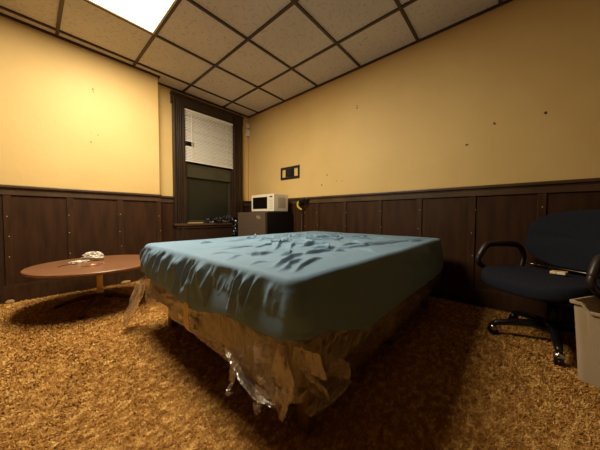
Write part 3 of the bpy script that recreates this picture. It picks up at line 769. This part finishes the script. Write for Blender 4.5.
for sx in (-1, 1):
    bm = B(); X = .295*sx
    path = [(X*.75,.0,SZ-.098),(X*.98,.02,SZ-.08),(X*1.02,.15,SZ-.0),(X*1.02,.18,SZ+.05),(X*1.0,.125,SZ+.135),(X,.09,SZ+.150),(X,-.08,SZ+.15),(X,-.17,SZ+.13),(X*.98,-.20,SZ+.06),(X*.95,-.17,SZ-.02),(X*.90,-.12,SZ-.075),(X*.7,-.09,SZ-.098)]
    P = catmull(path, 6); tube(bm, P, [.017]*len(P), 10); a = obj('armrest', bm, M['armplastic'], ch, True); a.location.x = OX
    bm = B(); P = catmull([(X*1.02,.18,SZ+.055),(X*1.0,.13,SZ+.138),(X,.08,SZ+.156),(X,-.08,SZ+.158),(X,-.15,SZ+.142)], 6)
    tube(bm, P, [.012]+[.021]*(len(P)-2)+[.013], 10); obj('arm_pad', bm, M['armplastic'], a, True)
bm = B(); tube(bm, [(0,0,.10),(0,0,.26)], .027, 14); tube(bm, [(0,0,.255),(0,0,SZ-.15)], .016, 14); obj('gas_lift', bm, M['black'], ch, True)
bm = B(); lathe(bm, [(.035,.075),(.045,.085),(.045,.125),(.03,.14)], 20); obj('base_hub', bm, M['black'], ch, True)
a0 = math.radians(108.5)-CR
for k in range(5):
    a = a0+k*2*PI/5; c, s = math.cos(a), math.sin(a)
    bm = B(); tube(bm, [(c*r, s*r, z) for r, z in ((.03,.105),(.10,.108),(.20,.098),(.27,.082),(.292,.070))], [.024,.023,.02,.018,.013], 10)
    o = obj('base_leg', bm, M['black'], ch, True)
    b = a+random.uniform(-.8,.8); ca, sa = math.cos(b), math.sin(b)
    bm = B()
    for d in (-.011, .011):
        m = Matrix.Translation((c*.288-sa*d, s*.288+ca*d, .028)) @ Matrix.Rotation(b, 4, 'Z') @ Matrix.Rotation(PI/2, 4, 'X')
        bmesh.ops.create_cone(bm, cap_ends=True, segments=20, radius1=.026, radius2=.026, depth=.014, matrix=m)
    w_ = obj('caster', bm, M['black'], o, False)
    bm = B(); tube(bm, [(c*.288, s*.288, .03), (c*.288, s*.288, .068)], .007, 8); tube(bm, [(c*.288-sa*.02, s*.288+ca*.02, .05),(c*.288+sa*.02, s*.288-ca*.02, .05)], .018, 8)
    obj('caster_stem', bm, M['chrome'] if k < 2 else M['black'], o, True)
# rod and packet on the seat
r0 = (2.385, -.105, .0); r1 = (1.98, -.42, 0)
bm = B(); Mx = Matrix.Translation((CX, CY_, 0)) @ Matrix.Rotation(CR, 4, 'Z')
ra = Mx @ Vector((.262, -.155, SZ+.020)); rb = Mx @ Vector((-.30, -.155, SZ+.020))
tube(bm, [ra, rb], .0045, 8); tube(bm, [ra, ra+(rb-ra)*.09], .0075, 8); tube(bm, [ra+(rb-ra)*.9, rb], .0075, 8)
o = obj('metal_rod', bm, M['chrome'], None, True); tag(o, 'thin metal rod lying across the office chair seat against its backrest', 'rod')
bm = B(); vs_ = box(bm, -.034, .034, -.020, .020, 0, .014, .003)
for v_ in bm.verts: v_.co.z += .006*math.sin(v_.co.x*90)+.004*math.sin(v_.co.y*120+1)+.008
o = obj('snack_packet', bm, M['packet'])
pk = Mx @ Vector((-.01, -.02, SZ+.006)); o.location = pk; o.rotation_euler = (0, 0, CR+.25+PI); tag(o, 'small yellow and white packet on the office chair seat', 'packet')

# ------------------------------------------------------------------ bin
def build_bin():
    u = Vector((.86, -.51)).normalized(); v = Vector((-.30, -.95)).normalized()
    K = Vector((1.682, -.240)); Wd, Ln = .20, .34; H = .378; T = .018
    root = empty('waste_bin', (K.x+u.x*Wd/2+v.x*Ln/2, K.y+u.y*Wd/2+v.y*Ln/2, 0), label='tall beige plastic waste bin in front of the office chair', cat='bin')
    c = Vector((root.location.x, root.location.y))
    def loop(z, grow, r=.03, n=6):
        pts = []
        a, b = Wd/2+grow, Ln/2+grow
        for sx, sy, a0 in ((-1,-1,PI),(1,-1,1.5*PI),(1,1,0),(-1,1,.5*PI)):
            for k in range(n+1):
                t = a0+k/n*PI/2; p = Vector((sx*(a-r)+r*math.cos(t), sy*(b-r)+r*math.sin(t)))
                q = u*p.x+v*p.y; pts.append((q.x, q.y, z, p))
            if sx < 0 and sy > 0:
                for k in range(1, 24):
                    p = Vector((-a, (b-r)*(1-2*k/24))); q = u*p.x+v*p.y; pts.append((q.x, q.y, z, p))
        return pts
    prof = [(0.004,-.004,0),(0.0,0.0,0),(.01,.001,0),(H*.5,T*.5,0),(H-.012,T,0),(H-.012,T+.009,1),(H-.002,T+.010,1),(H,T+.006,1),(H,T-.002,1),(H-.02,T-.004,0),(H*.5,T*.5-.004,0),(.008,-.004,0)]
    V = []; n = None
    for z, g, lip in prof:
        L = loop(z, g)
        n = len(L)
        for x, y, zz, p in L:
            dip = 0
            if z > H*.9: dip = .034*float(ss(-.148, -.128, np.array(-abs(p.y)))) if p.x < -Wd/2+.03 else 0
            V.append((x, y, zz-dip))
    F = []
    R = len(prof)
    for i in range(R-1):
        for j in range(n): F.append((i*n+j, i*n+(j+1)%n, (i+1)*n+(j+1)%n, (i+1)*n+j))
    F.append(tuple(range(n-1,-1,-1))); F.append(tuple((R-1)*n+j for j in range(n)))
    bm = B(); vs = [bm.verts.new(p) for p in V]
    for f in F: bm.faces.new([vs[i] for i in f])
    obj('bin_body', bm, M['bin'], root)
build_bin()

# ------------------------------------------------------------------ camera and view
cam = bpy.data.cameras.new('camera'); co = bpy.data.objects.new('camera', cam); C.objects.link(co)
yaw, p, r = .845590, -.035901, .003295
f_ = Vector((math.cos(p)*math.sin(yaw), math.cos(p)*math.cos(yaw), math.sin(p))); r_ = Vector((math.cos(yaw), -math.sin(yaw), 0)); u_ = r_.cross(f_)
r2 = r_*math.cos(r)+u_*math.sin(r); u2 = -r_*math.sin(r)+u_*math.cos(r)
co.matrix_world = Matrix(((r2.x,u2.x,-f_.x,0),(r2.y,u2.y,-f_.y,0),(r2.z,u2.z,-f_.z,CAMZ),(0,0,0,1)))
cam.sensor_width = 36; cam.lens = 239.68/600*36; cam.clip_start = .02
bpy.context.scene.camera = co
w = bpy.data.worlds.new('world'); bpy.context.scene.world = w; w.use_nodes = True
w.node_tree.nodes['Background'].inputs[0].default_value = (.01,.01,.012,1); w.node_tree.nodes['Background'].inputs[1].default_value = .2
vs = bpy.context.scene.view_settings; vs.view_transform = 'Standard'; vs.look = 'None'; vs.gamma = 1; vs.use_curve_mapping = False; vs.exposure = 0
